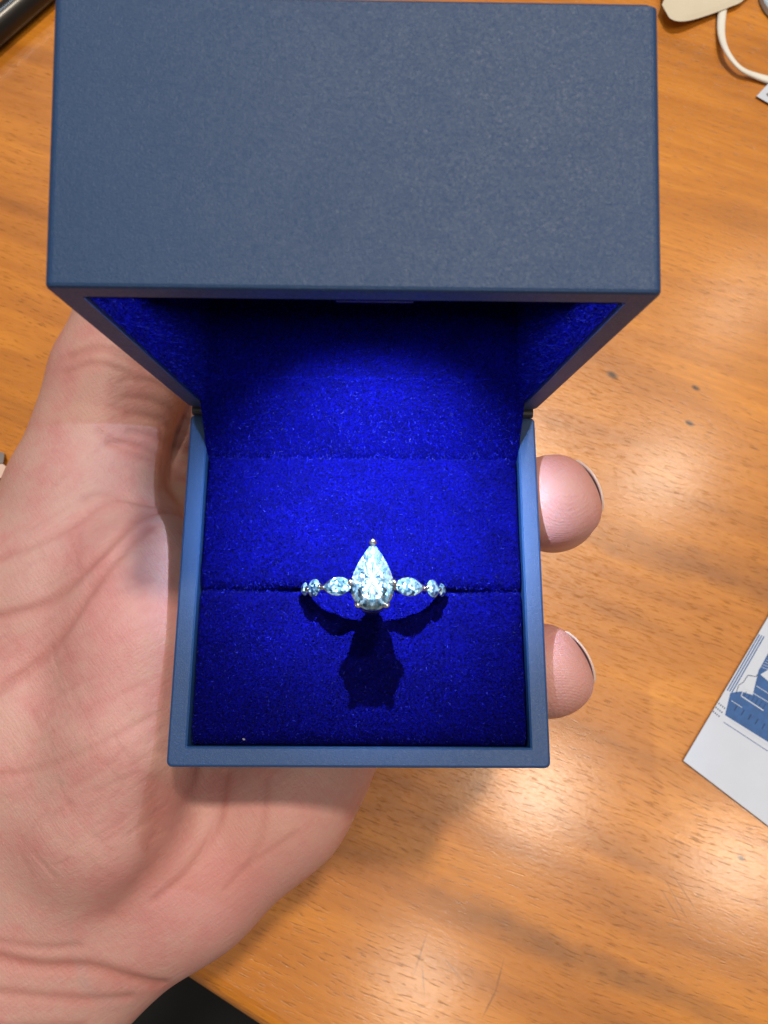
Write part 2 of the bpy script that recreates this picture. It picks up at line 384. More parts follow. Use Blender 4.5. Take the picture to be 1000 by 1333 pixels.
# hinge knuckles at both ends of the back edge
for sx in (-1, 1):
    v, f = tube([(sx*31.9, HY-0.3, 0.75), (sx*29.6, HY-0.3, 0.75)], 0.95, 14)
    mesh_obj('hinge_knuckle', v, f, M['hinge'], box, smooth=False)
# velvet lining of the lid: four walls and the ceiling, each a padded sheet
def sheet(name, grid, mat, parent, thick=None):
    """grid[i][j] -> points; gives a smooth one-sided sheet"""
    ni, nj = len(grid), len(grid[0]); v = [p for r in grid for p in r]
    f = [(i*nj+j, i*nj+j+1, (i+1)*nj+j+1, (i+1)*nj+j) for i in range(ni-1) for j in range(nj-1)]
    return mesh_obj(name, v, f, mat, parent, smooth=True)
def grid2(fn, ni, nj): return [[fn(i/(ni-1), j/(nj-1)) for j in range(nj)] for i in range(ni)]
IN = 3.3
lw = BW/2-IN
def edge_round(t, a=0.03): return min(1.0, min(t, 1-t)/a)
pile_src = []      # surfaces that get velvet pile
def add_sheet(name, fn, parent, ni=30, nj=30, dens=10, pile=True):
    g = grid2(fn, ni, nj); o = sheet(name, g, M['velvet'], parent)
    if pile: pile_src.append((g, dens, o))
    return o
bulge = lambda t, a=0.035: 0.35+0.6*math.sqrt(max(0.0, 1-(1-min(1.0, min(t, 1-t)/a))**2))
D0 = 0.08   # lining starts a little inside the rim
add_sheet('lid_lining', lambda a, b: L(-lw+2*lw*a, IN+0.1+bulge(b)*.9, D0+(LH-3-D0)*b), lid, 40, 20)      # back wall = floor when open
add_sheet('lid_lining', lambda a, b: L(-lw+2*lw*a, BD-IN-bulge(b)*.9, D0+(LH-3-D0)*b), lid, 40, 20, 4, False)
for sx in (-1, 1):
    add_sheet('lid_lining', lambda a, b, sx=sx: L(sx*(lw-bulge(b)*.9), IN+(BD-2*IN)*a, D0+(LH-3-D0)*b), lid, 40, 20, 10)
add_sheet('lid_lining', lambda a, b: L(-lw+2*lw*a, IN+(BD-2*IN)*b, LH-3.6-bulge(b)*.6), lid, 30, 30, 3)

# cushion: two padded halves with the ring slot between them
def sdist(t, r): # rounded shoulder
    return 0.0 if t >= r else r-math.sqrt(max(0.0, r*r-(r-t)**2))
def nz(x, y, s, ph=0.0): return math.sin(x*s+ph)*math.cos(y*s*1.3+ph*2)+0.5*math.sin(x*s*2.3+y*s*1.7+ph)
SLOT = -1.35
def slot_open(x): return 0.85*math.exp(-((x-2.2)/20.0)**4)*(1.0 if abs(x) < 29 else 0)+0.12*max(0, 1-abs(x)/29)
PADZ = -1.3
def cushion(side):
    def fn(a, b):
        x = -29.15+58.3*a
        if side > 0: y0, y1 = SLOT+slot_open(x)*0.9, 23.75
        else: y0, y1 = -28.15, SLOT-slot_open(x)*0.55
        # the outermost rows and columns run down the sides
        bb = (b-0.06)/0.88; aa = (a-0.03)/0.94
        y = y0+(y1-y0)*min(1, max(0, bb)); x = -29.15+58.3*min(1, max(0, aa))
        z = PADZ
        if side > 0: z -= sdist(y-y0, 1.9); z += 0.35*math.exp(-((y-y0-4)/3)**2); z -= sdist(y1-y, 1.0)
        else: z -= sdist(y1-y, 1.6)*0.9; z -= sdist(y-y0, 2.6)*1.0+ (1.1 if y-y0 < 0.02 else 0)
        z -= 0.55*sdist(29.15-abs(x), 1.6)
        z += 0.05*nz(x, y, 0.25)
        if bb < 0: z = PADZ-12*(-bb/0.0682)-2
        if bb > 1: z = PADZ-12*((bb-1)/0.0682)-2
        if aa < 0 or aa > 1: z = min(z, PADZ-6)
        return (x, y, z)
    return add_sheet('cushion', fn, box, 110, 80, 15)
cushion(1); cushion(-1)
# velvet apron that bridges the hinge, its top edge lying on the lid lining
AP = smoothpath([Vector(p) for p in ((0, 23.8, -5.0), (0, 23.9, -2.6), (0, 24.5, -1.0), (0, 27.5, 2.4), (0, 30.4, 5.6), (0, 32.6, 7.2), (0, 34.4, 8.2), (0, 35.3, 8.3), (0, 35.6, 5.2))], 6)
def apron(a, b):
    x = -29.2+58.4*a; q = b*(len(AP)-1); i = min(int(q), len(AP)-2); p = AP[i].lerp(AP[i+1], q-i)
    fr = max(0, (b-0.7)/0.3)
    return (x, p.y+fr*(0.22*nz(x, 0, 0.9)+0.14*nz(x, 3, 3.1))+0.1*math.sin(x*0.6)*(1-fr), p.z+0.05*nz(x, p.y, .5)+fr*0.1*nz(x, 1, 2.2))
add_sheet('hinge_apron', apron, box, 110, 34, 16)

# velvet pile: short fibres standing on the sheets, one part per sheet
def pile(g, dens, parent, idx, bias=0.0):
    ni, nj = len(g), len(g[0]); A = np.array(g)
    p00, p10, p01, p11 = A[:-1, :-1], A[1:, :-1], A[:-1, 1:], A[1:, 1:]
    nr = np.cross(p10-p00, p01-p00).reshape(-1, 3); area = np.linalg.norm(nr, axis=1)
    ok = area > 1e-6; n_f = int(min(area[ok].sum()*dens*2.2, 120000))
    pick = rng.choice(len(area), n_f, p=area/area.sum())
    s, t = rng.random((2, n_f, 1))
    q = [m.reshape(-1, 3)[pick] for m in (p00, p10, p01, p11)]
    pos = q[0]*(1-s)*(1-t)+q[1]*s*(1-t)+q[2]*(1-s)*t+q[3]*s*t
    nrm = nr[pick]/np.maximum(area[pick], 1e-9)[:, None]
    sgn = np.sign((nrm*(np.array([0, 12, 24.])-pos)).sum(1)); nrm = nrm*sgn[:, None]
    d = nrm+rng.normal(0, 0.55, (n_f, 3)); d /= np.linalg.norm(d, axis=1)[:, None]
    side = np.cross(d, rng.normal(0, 1, (n_f, 3))); side /= np.maximum(np.linalg.norm(side, axis=1), 1e-6)[:, None]
    ln = rng.uniform(0.3, 0.7, (n_f, 1)); w = rng.uniform(0.035, 0.075, (n_f, 1))
    v = np.stack([pos-side*w-d*0.1, pos+side*w-d*0.1, pos+d*ln], 1).reshape(-1, 3)
    v = (v-np.array([0, 0, TABLE_Z]))*S
    me = bpy.data.meshes.new('pile'); me.vertices.add(len(v)); me.vertices.foreach_set('co', v.astype(np.float32).ravel())
    me.loops.add(3*n_f); me.loops.foreach_set('vertex_index', np.arange(3*n_f, dtype=np.int32))
    me.polygons.add(n_f); me.polygons.foreach_set('loop_start', np.arange(0, 3*n_f, 3, dtype=np.int32))
    me.materials.append(M['pile']); me.update(calc_edges=True)
    ta = me.attributes.new('tone', 'FLOAT', 'POINT'); ta.data.foreach_set('value', np.repeat(np.clip(rng.random(n_f)*(1-bias)+bias, 0, 1), 3).astype(np.float32))
    o = bpy.data.objects.new('velvet_pile', me); col.objects.link(o); o['kind'] = 'stuff'
    par = parent if parent.parent is box else parent.parent
    set_parent(o, par)
for i, (g, dens, o) in enumerate(pile_src): pile(g, dens, o, i)
# frayed cut edge of the apron, paler fibre tones painting its lit rim
pile([[(-29+58*i/200, 35.0+dy_+0.22*nz(-29+58*i/200, 0, 0.9)+0.14*nz(-29+58*i/200, 3, 3.1), 8.35) for dy_ in (0.0, 0.35)] for i in range(201)], 90, pile_src[-1][2], 99, 0.55)

# LED in the middle of the lid's front wall, shining down on the ring
v, f = join([boxm(-2.2, 6.4, 0, 1, 0, 1)])
hv = []
for x, y, z in v: hv.append(L(x, BD-IN-0.2-1.9*y, 0.5+2.0*z))
led_h = mesh_obj('lamp_housing', hv, f, M['hinge'], lid)
hv = [L(-5+14*x, BD-IN-0.3-7.4*y, 2.6+0.4*z) for x, y, z in boxm(0, 1, 0, 1, 0, 1)[0]]
mesh_obj('added_light_stop', hv, boxm(0, 1, 0, 1, 0, 1)[1], M['hinge'], lid)  # added plate that keeps the diode's light off the deep lid lining
lp = Vector(L(2.1, BD-IN-2.9, 1.5))
lv = [tuple(lp+Vector((1.3*math.cos(a)*r, 0, 0))+du*(0.9-h)+dv*(1.0*math.sin(a)*r)) for r, h in ((1, 0), (0.8, .5), (0.4, .75)) for a in [2*math.pi*i/14 for i in range(14)]]
lf = [(i*14+j, i*14+(j+1) % 14, (i+1)*14+(j+1) % 14, (i+1)*14+j) for i in range(2) for j in range(14)]+[tuple(range(28, 42))]
mesh_obj('lamp_lens', lv, lf, M['led'], lid, smooth=True)
sl = bpy.data.lights.new('box_lamp', 'SPOT'); sl.energy = 1.08; sl.color = (0.55, 0.72, 1.0)
sl.spot_size = math.radians(69); sl.spot_blend = 1.0; sl.shadow_soft_size = 0.55*S
so = bpy.data.objects.new('box_lamp', sl); col.objects.link(so)
lpos = Vector(L(2.1, BD-IN-3.7, 1.85)); so.location = W(lpos)
so.rotation_euler = (Vector((2.1, 12, 0))-lpos).to_track_quat('-Z', 'Y').to_euler()

# the same diode's unfocused spill
pl = bpy.data.lights.new('box_lamp_spill', 'POINT'); pl.energy = 0.072; pl.color = (0.50, 0.68, 1.0); pl.shadow_soft_size = 0.45*S
po = bpy.data.objects.new('box_lamp_spill', pl); col.objects.link(po); po.location = W(lpos)

# ---------------------------------------------------------------- the ring
RX, RZ, RR = 2.2, -2.6, 11.9
def RP(ang, r, dy=0.0):   # ang from the top, clockwise
    z = RZ+r*math.cos(ang); return (RX+r*math.sin(ang), -1.45-0.07*(z+1.5)+dy, z)
ring = empty('ring', W(RP(math.pi, RR)), 'gold ring with a pear shaped diamond and marquise side stones', 'ring')
path = [RP(math.radians(a), RR) for a in range(0, 361, 5)]
loops = []
for a in range(0, 360, 4):
    t = math.radians(a); wd = 0.75; th = 0.75
    loops.append([tuple(Vector(RP(t, RR+th*math.cos(q), wd*math.sin(q)))) for q in [2*math.pi*i/10 for i in range(10)]])
n = 10; v = [p for lpp in loops for p in lpp]; m_ = len(loops)
f = [(i*n+j, i*n+(j+1) % n, ((i+1) % m_)*n+(j+1) % n, ((i+1) % m_)*n+j) for i in range(m_) for j in range(n)]
mesh_obj('band', v, f, M['metal'], ring, smooth=True)
def gem(outline, center, ax, ay, az, crown, pav, table_r=0.58):
    """faceted stone from a closed outline (list of 2-vectors)"""
    n = len(outline); V = []; F = []
    def add(pt, z): V.append(tuple(Vector(center)+ax*pt[0]+ay*pt[1]+az*z)); return len(V)-1
    jit = lambda s: random.uniform(-s, s)
    rings = []
    for sc, z, sh in ((table_r, crown, 0.0), (0.80, crown*0.62, 0.5), (1.0, 0.05*crown, 0.0), (1.0, -0.10*crown, 0.0), (0.72, -pav*0.38, 0.5), (0.40, -pav*0.72, 0.0), (0.12, -pav, 0.5)):
        r = []
        for i in range(n):
            a, b = outline[i], outline[(i+1) % n]
            p = (a[0]*(1-sh)+b[0]*sh, a[1]*(1-sh)+b[1]*sh)
            r.append(add((p[0]*sc, p[1]*sc), z*(1+jit(0.05))))
        rings.append((r, sh))
    c = add((0, 0), crown*1.0); r0 = rings[0][0]
    for i in range(n): F.append((c, r0[i], r0[(i+1) % n]))
    for (ra, sa), (rb, sb) in zip(rings, rings[1:]):
        for i in range(n):
            j = (i+1) % n
            if sa == sb: F.append((ra[i], rb[i], rb[j])); F.append((ra[i], rb[j], ra[j]))
            elif sb > sa: F.append((ra[i], rb[i], ra[j])); F.append((ra[j], rb[i], rb[j]))
            else: F.append((ra[i], rb[i], rb[j])); F.append((ra[i], rb[j], ra[j]))
    cu = add((0, 0), -pav*1.08); rl = rings[-1][0]
    for i in range(n): F.append((cu, rl[(i+1) % n], rl[i]))
    return V, F
X, Y, Z = Vector((1, 0, 0)), Vector((0, 1, 0)), Vector((0, 0, 1))
# pear stone, point towards the hinge
SZ = 17.4
tipP, botP = P(485, 706, SZ), P(485, 795, SZ)
plen = tipP[1]-botP[1]; pw = 0.5*(P(514, 765, SZ)[0]-P(457, 765, SZ)[0]); sc0 = Vector(((tipP[0]+botP[0])/2, botP[1]+pw*1.05, SZ))
def pear(n=36):
    pts = []
    for i in range(n):
        a = 2*math.pi*i/n; x = math.sin(a); y = -math.cos(a)
        if y <= 0: pts.append((pw*x, pw*1.05*y))
        else:
            t = abs(math.atan2(y, abs(x)))/(math.pi/2)          # 0 at belly, 1 at point
            yy = t*(plen-pw*1.05); xx = pw*(1-t**1.75)
            pts.append((math.copysign(max(xx, 0.02), x), yy))
    return pts
ol = pear()
ctr = sc0+Vector((0, 0, 0))
v, f = gem(ol, ctr, X, Y, Z, 1.3, 3.6)
mesh_obj('pear_stone', v, f, mat_pear(ctr.x, ctr.y+1.2), ring)
# prongs: five claws from the collet up over the girdle
def prong(pt, head=0.42):
    o = Vector(pt)-ctr; o.z = 0; nrm = o.normalized()
    a = ctr+Vector((0, -1.0, -8.0)); b = ctr+o*0.92+Vector((0, 0, -1.6)); c = ctr+o*1.03+Vector((0, 0, 0.0)); d = ctr+o*0.97+Vector((0, 0, 0.75))
    v, f = tube(smoothpath([a, b, c, d], 5), [0.36]*5+[0.36]*5+[0.46]*3+[0.60]*3, 8)
    mesh_obj('prong', v, f, M['metal'], ring, smooth=True)
for i in (18, 4, 32, 10, 26): prong((ctr.x+ol[i][0], ctr.y+ol[i][1], ctr.z))
# collet under the stone, widened out of sight to fill the stone's shadow
cl = []
for r, z in ((0.66, -8.4), (0.88, -5.6), (0.92, -2.4), (0.92, -2.0), (0.86, -2.6), (0.82, -5.6), (0.60, -8.4)):
    cl.append([(ctr.x+p[0]*r, ctr.y-0.4+p[1]*r, ctr.z+z) for p in ol])
v, f = loft(cl, False, False); mesh_obj('collet', v, f, M['metal'], ring, smooth=False)
# marquise and round side stones along the shoulders
def side_stone(ang, la, wb, kind, par=ring):
    c = Vector(RP(ang, RR+0.95)); t = Vector((math.cos(ang), 0, -math.sin(ang))); nn = Vector((math.sin(ang), 0, math.cos(ang)))
    pts = []
    nseg = 16
    for i in range(nseg):
        a = 2*math.pi*i/nseg
        y = math.sin(a); x = math.cos(a)
        if kind == 'm': pts.append((la*x, wb*math.copysign(abs(y)**1.6, y)))
        else: pts.append((la*x, wb*y))
    v, f = gem(pts, c, t, Y, nn, 0.5, 1.0)
    mesh_obj('marquise_stone' if kind == 'm' else 'round_stone', v, f, M['diamond'], ring)
    # setting and tip claws
    lo = [[tuple(c+t*(p[0]*r)+Y*(p[1]*r)+nn*z) for p in pts] for r, z in ((0.5, -1.2), (1.04, -0.25), (1.06, -0.02), (0.9, -0.1))]
    v, f = loft(lo, True, False); mesh_obj('setting', v, f, M['metal'], ring)
    for sx in (-1, 1):
        a = c+t*(sx*la*1.02)
        v, f = tube([a-nn*0.9, a+nn*0.1, a+nn*0.35-t*(sx*0.12)], [0.3, 0.33, 0.24], 8)
        mesh_obj('claw', v, f, M['metal'], ring, smooth=True)
for s in (-1, 1):
    side_stone(s*0.48, 2.75, 1.55, 'm'); side_stone(s*0.92, 1.75, 1.5, 'r'); side_stone(s*1.21, 1.5, 1.2, 'm')

# ---------------------------------------------------------------- the hand (one continuous skin)
def surface_nets(F, org, h):
    nx, ny, nz = F.shape; s = F < 0
    c = [(i, j, k) for i in (0, 1) for j in (0, 1) for k in (0, 1)]
    sub = lambda A, o: A[o[0]:nx-1+o[0], o[1]:ny-1+o[1], o[2]:nz-1+o[2]]
    cnt = sum(sub(s, o).astype(np.int8) for o in c); act = (cnt > 0) & (cnt < 8)
    idx = np.argwhere(act); vid = -np.ones(act.shape, np.int64); vid[act] = np.arange(len(idx))
    acc = np.zeros((len(idx), 3)); num = np.zeros(len(idx))
    val = {o: F[idx[:, 0]+o[0], idx[:, 1]+o[1], idx[:, 2]+o[2]] for o in c}
    for a in c:
        for ax in range(3):
            if a[ax] == 0:
                b = list(a); b[ax] = 1; b = tuple(b); va, vb = val[a], val[b]; m = (va < 0) != (vb < 0)
                t = va[m]/(va[m]-vb[m]); p = np.tile(np.array(a, float), (m.sum(), 1)); p[:, ax] = t; acc[m] += p; num[m] += 1
    V = np.array(org)+(idx+acc/num[:, None])*h; Q = []
    for ax in range(3):
        sl0 = [slice(1, -1)]*3; sl1 = [slice(1, -1)]*3; sl0[ax] = slice(0, -1); sl1[ax] = slice(1, None)
        e = s[tuple(sl0)] != s[tuple(sl1)]; flip = s[tuple(sl0)][e]
        p = np.argwhere(e); p[:, [a for a in range(3) if a != ax]] += 1
        b, d = [a for a in range(3) if a != ax]
        def g(ob, od):
            q = p.copy(); q[:, b] += ob; q[:, d] += od; return vid[q[:, 0], q[:, 1], q[:, 2]]
        q = np.stack([g(-1, -1), g(0, -1), g(0, 0), g(-1, 0)], 1)
        if ax == 1: flip = ~flip
        q[~flip] = q[~flip][:, ::-1]; Q.append(q)
    Q = np.concatenate(Q); Q = Q[(Q >= 0).all(1)]
    return V, Q[:, ::-1]
H = 0.64
lo_, hi_ = np.array([-132, -165, -72.]), np.array([58, 96, 9.])
nn_ = np.ceil((hi_-lo_)/H).astype(int)
gx = (lo_[0]+H*np.arange(nn_[0]))[:, None, None].astype(np.float32); gy = (lo_[1]+H*np.arange(nn_[1]))[None, :, None].astype(np.float32); gz = (lo_[2]+H*np.arange(nn_[2]))[None, None, :].astype(np.float32)
FAR = np.float32(30)
D = np.full(nn_, FAR, np.float32)
def window(bmin, bmax):
    a = np.clip(np.floor((np.array(bmin)-lo_)/H).astype(int), 0, nn_-1); b = np.clip(np.ceil((np.array(bmax)-lo_)/H).astype(int)+1, 1, nn_)
    return tuple(slice(i, j) for i, j in zip(a, b))
def smin(a, b, k):
    h = np.maximum(k-np.abs(a-b), 0)/k
    return np.minimum(a, b)-h*h*k*0.25
def caps(a, b, ra, rb, k=6.0, fz=1.0):
    """tapered limb from a to b; fz < 1 flattens it"""
    a = np.array(a, float); b = np.array(b, float); R = max(ra, rb)+k+2
    w = window(np.minimum(a, b)-R, np.maximum(a, b)+R)
    x, y, z = gx[w[0]], gy[:, w[1]], gz[:, :, w[2]]; ba = b-a; L2 = ba@ba
    t = np.clip(((x-a[0])*ba[0]+(y-a[1])*ba[1]+(z-a[2])*ba[2])/L2, 0, 1)
    d = np.sqrt((x-a[0]-t*ba[0])**2+(y-a[1]-t*ba[1])**2+((z-a[2]-t*ba[2])/fz)**2)-(ra+(rb-ra)*t)
    D[w] = smin(D[w], d.astype(np.float32), k)
def chain(pts, k=5.0, k0=None):
    for i in range(len(pts)-1):
        caps(pts[i][:3], pts[i+1][:3], pts[i][3], pts[i+1][3], k0 if (i == 0 and k0) else k)
# metacarpals and palm
CAR = [(-82, -66, -46), (-77, -74, -47), (-71, -79, -48), (-64, -80, -48)]
MCP = [(-45, 6, -45), (-29, 0, -46), (-17, -13, -46), (-8, -24, -45)]
for c_, m_ in zip(CAR, MCP): caps(c_, m_, 14, 11.5, 8)
# fingers
chain([(-45, 6, -45, 11), (-44, 48, -42, 9.6), (-24, 64, -42, 9), (-6, 66, -38, 8)], 4)
chain([(-29, 0, -46, 11.5), (9, 15, -41.5, 10.4), (41, 23.5, -37, 8.8)], 4); chain([(41, 23.5, -37, 8.8), (40.4, 20.2, -22, 9.0), (38.6, 17.9, -9.2, 8.9)], 3); caps((39, 18.5, -18), (35.0, 17.4, -10.5), 8.6, 8.5, 3)
chain([(-16, -14, -46, 11), (13, -12, -41, 10), (39, -13.0, -39, 8.4)], 4); chain([(39, -13.0, -39, 8.4), (38.2, -14.2, -27, 8.6), (36.4, -14.9, -13.2, 8.5)], 3); caps((37, -14.4, -22), (33.8, -14.7, -14.6), 8.4, 8.3, 3)
chain([(-8, -24, -45, 10.5), (13, -22, -42, 8.6), (24, -20, -43, 8), (29, -8, -46, 7.2)], 4)
# thenar, web, thumb
chain([(-78, -62, -40, 17), (-70, -28, -32, 21), (-64, 2, -28, 19), (-60.5, 22, -25, 15.6)], 9)
chain([(-60.5, 22, -25, 15.4), (-57.2, 36, -23, 13.4), (-54.0, 48, -21.5, 13.9), (-51, 62, -20.5, 12.2), (-47.5, 76, -20, 10.2)], 4)
chain([(-50, -40, -36, 14), (-49, -8, -33, 14), (-50, 8, -34, 12)], 8)
chain([(-60, -60, -36, 12), (-50, -42, -25, 12), (-45, -26, -18.5, 11.6), (-43.4, -9, -16.5, 11.4), (-44.4, 3, -17, 10.2), (-47, 10, -25, 9)], 9)
# hypothenar, wrist, forearm
chain([(-58, -71, -47, 15.0), (-37, -56.5, -44, 14.8), (-18, -42, -43, 13.4), (-12, -35, -43, 12.2)], 10)
caps((-75, -75, -46), (-90, -97, -51), 21, 21, 12, 0.85); caps((-69, -83, -50), (-82, -104, -53), 11, 14, 9)
caps((-90, -98, -51), (-138, -172, -56), 23, 28, 8, 0.88)
# the two finger tips: flattened under the nail, pulp towards the box
TIPS = [((38.6, 17.9, -9.2), 25.0, 7.5), ((36.4, -14.9, -13.2), 28.0, 7.1)]
for c_, a_, off in TIPS:
    w = window((c_[0]-4, c_[1]-14, c_[2]-13), (c_[0]+14, c_[1]+14, c_[2]+14)); x, y, z = gx[w[0]], gy[:, w[1]], gz[:, :, w[2]]
    ca, sa = math.cos(math.radians(a_)), math.sin(math.radians(a_))
    pl_ = ((x-c_[0])*ca+(y-c_[1])*sa-off+0.05*np.maximum(z-c_[2], 0)**2+0.016*(-(x-c_[0])*sa+(y-c_[1])*ca)**2).astype(np.float32)
    fade = np.clip((c_[2]-8-z)/5, 0, 1)*6.0
    D[w] = -smin(-D[w], -(pl_-fade.astype(np.float32)), 2.6)
# press the skin flat where the box touches it
w = window((-36, -35, -36), (36, 35, 2)); x, y, z = gx[w[0]], gy[:, w[1]], gz[:, :, w[2]]
qb = np.maximum(np.maximum(np.abs(x)-32.2, np.abs(y)-31.4), np.abs(z+15)-14.8)
D[w] = np.maximum(D[w], -qb.astype(np.float32))
for sl_ in ((0,), (-1,), (slice(None), 0), (slice(None), -1), (slice(None), slice(None), 0)): D[sl_] = 1.0
V, Q = surface_nets(D, lo_, H)
used = np.unique(Q); remap = np.zeros(len(V), np.int64); remap[used] = np.arange(len(used)); V = V[used]; Q = remap[Q]
del D
# a little relaxation, then creases pressed into the skin
def relax(V, Q, it):
    for _ in range(it):
        a = np.zeros_like(V); n = np.zeros(len(V))
        for i, j in ((0, 1), (1, 2), (2, 3), (3, 0)):
            for p, q in ((i, j), (j, i)):
                for d in range(3): a[:, d] += np.bincount(Q[:, p], V[Q[:, q], d], len(V))
                n += np.bincount(Q[:, p], minlength=len(V))
        V = V*0.4+0.6*a/np.maximum(n, 1)[:, None]
    return V
V = relax(V, Q, 6)
def vnormals(V, Q):
    fn = np.cross(V[Q[:, 2]]-V[Q[:, 0]], V[Q[:, 3]]-V[Q[:, 1]]); N = np.zeros_like(V)
    for i in range(4):
        for d in range(3): N[:, d] += np.bincount(Q[:, i], fn[:, d], len(V))
    return N/np.maximum(np.linalg.norm(N, axis=1), 1e-9)[:, None]
N = vnormals(V, Q)
if ((V-np.array([-50, -30, -38.]))*N).sum(1).mean() < 0: Q = Q[:, ::-1]; N = -N
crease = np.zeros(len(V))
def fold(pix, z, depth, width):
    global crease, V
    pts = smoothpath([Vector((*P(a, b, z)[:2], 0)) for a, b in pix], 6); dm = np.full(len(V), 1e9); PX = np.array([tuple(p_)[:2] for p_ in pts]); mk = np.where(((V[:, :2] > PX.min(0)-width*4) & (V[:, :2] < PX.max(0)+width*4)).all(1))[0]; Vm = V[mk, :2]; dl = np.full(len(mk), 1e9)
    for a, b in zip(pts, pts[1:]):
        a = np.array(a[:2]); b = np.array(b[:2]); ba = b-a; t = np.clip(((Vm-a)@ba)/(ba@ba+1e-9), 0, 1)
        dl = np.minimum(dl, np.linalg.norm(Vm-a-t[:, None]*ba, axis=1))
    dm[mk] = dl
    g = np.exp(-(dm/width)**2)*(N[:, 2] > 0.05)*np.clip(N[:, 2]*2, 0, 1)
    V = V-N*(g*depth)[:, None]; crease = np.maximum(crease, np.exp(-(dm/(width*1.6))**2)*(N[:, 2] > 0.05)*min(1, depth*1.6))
fold([(232, 648), (200, 668), (150, 735), (80, 790), (0, 812)], -14, 0.5, 0.8)
fold([(205, 690), (150, 760), (90, 835), (0, 905)], -12, 0.45, 0.8)
fold([(196, 650), (150, 655), (110, 690), (60, 720), (0, 742)], -14, 0.3, 0.6)
fold([(222, 585), (180, 572), (140, 574)], -10, 0.4, 0.7); fold([(218, 572), (170, 584), (128, 562)], -10, 0.3, 0.6)
fold([(212, 640), (180, 648), (140, 640), (110, 650)], -10, 0.3, 0.6)
fold([(95, 470), (140, 462), (190, 478)], -10, 0.4, 0.7); fold([(88, 490), (130, 482), (170, 490)], -10, 0.3, 0.6)
fold([(215, 930), (140, 970), (60, 1000), (0, 1010)], -12, 0.2, 0.7)
fold([(228, 1010), (218, 1080), (195, 1140), (150, 1190)], -26, 0.4, 1.6)      # along the thenar pad
fold([(298, 1005), (292, 1060), (260, 1120), (215, 1160)], -33, 0.35, 0.8)
fold([(350, 1010), (345, 1080), (325, 1130)], -33, 0.22, 0.7); fold([(390, 1080), (330, 1120), (300, 1150)], -33, 0.2, 0.6)
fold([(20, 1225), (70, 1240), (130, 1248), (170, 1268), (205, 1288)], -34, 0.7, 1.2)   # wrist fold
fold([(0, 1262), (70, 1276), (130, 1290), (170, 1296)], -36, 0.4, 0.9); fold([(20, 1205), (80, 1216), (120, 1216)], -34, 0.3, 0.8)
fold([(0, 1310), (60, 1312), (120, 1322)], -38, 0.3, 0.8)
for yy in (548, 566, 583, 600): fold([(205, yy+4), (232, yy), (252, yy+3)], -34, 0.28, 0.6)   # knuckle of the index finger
rr = random.Random(3)
for _ in range(130):       # the small cross lines of the thumb's root
    x0, y0 = rr.uniform(0, 215), rr.uniform(600, 1130); a = rr.choice((-0.6, -0.75, -0.45, 1.0, 1.2)); ln = rr.uniform(20, 60)
    fold([(x0, y0), (x0+ln*math.cos(a)*.5, y0+ln*math.sin(a)*.5+rr.uniform(-3, 3)), (x0+ln*math.cos(a), y0+ln*math.sin(a))], -14, rr.uniform(0.05, 0.15), 0.36)
tipm = np.clip((V[:, 0]-33)/3, 0, 1)*np.clip((V[:, 2]+26)/6, 0, 1)*np.clip((45-V[:, 0])/4, 0, 1)
wrist = np.clip((-(V[:, 1])-48)/35, 0, 1)*np.clip((-V[:, 0]-40)/20, 0, 1)
me = bpy.data.meshes.new('hand'); Vw = ((V-np.array([0, 0, TABLE_Z]))*S).astype(np.float32)
me.vertices.add(len(V)); me.vertices.foreach_set('co', Vw.ravel()); me.loops.add(Q.size); me.loops.foreach_set('vertex_index', Q.astype(np.int32).ravel())
me.polygons.add(len(Q)); me.polygons.foreach_set('loop_start', np.arange(0, Q.size, 4, dtype=np.int32)); me.update(calc_edges=True); me.validate()
me.polygons.foreach_set('use_smooth', np.ones(len(me.polygons), bool)); me.materials.append(M['skin'])
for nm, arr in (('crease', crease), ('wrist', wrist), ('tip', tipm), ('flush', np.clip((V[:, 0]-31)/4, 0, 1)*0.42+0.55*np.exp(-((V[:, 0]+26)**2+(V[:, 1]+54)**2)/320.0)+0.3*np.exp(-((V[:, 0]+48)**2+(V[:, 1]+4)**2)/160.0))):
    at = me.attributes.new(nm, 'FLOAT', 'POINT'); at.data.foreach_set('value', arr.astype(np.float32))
hand = bpy.data.objects.new('hand', me); col.objects.link(hand)
tag(hand, 'bare open left hand, palm up, cradling the ring box', 'hand')
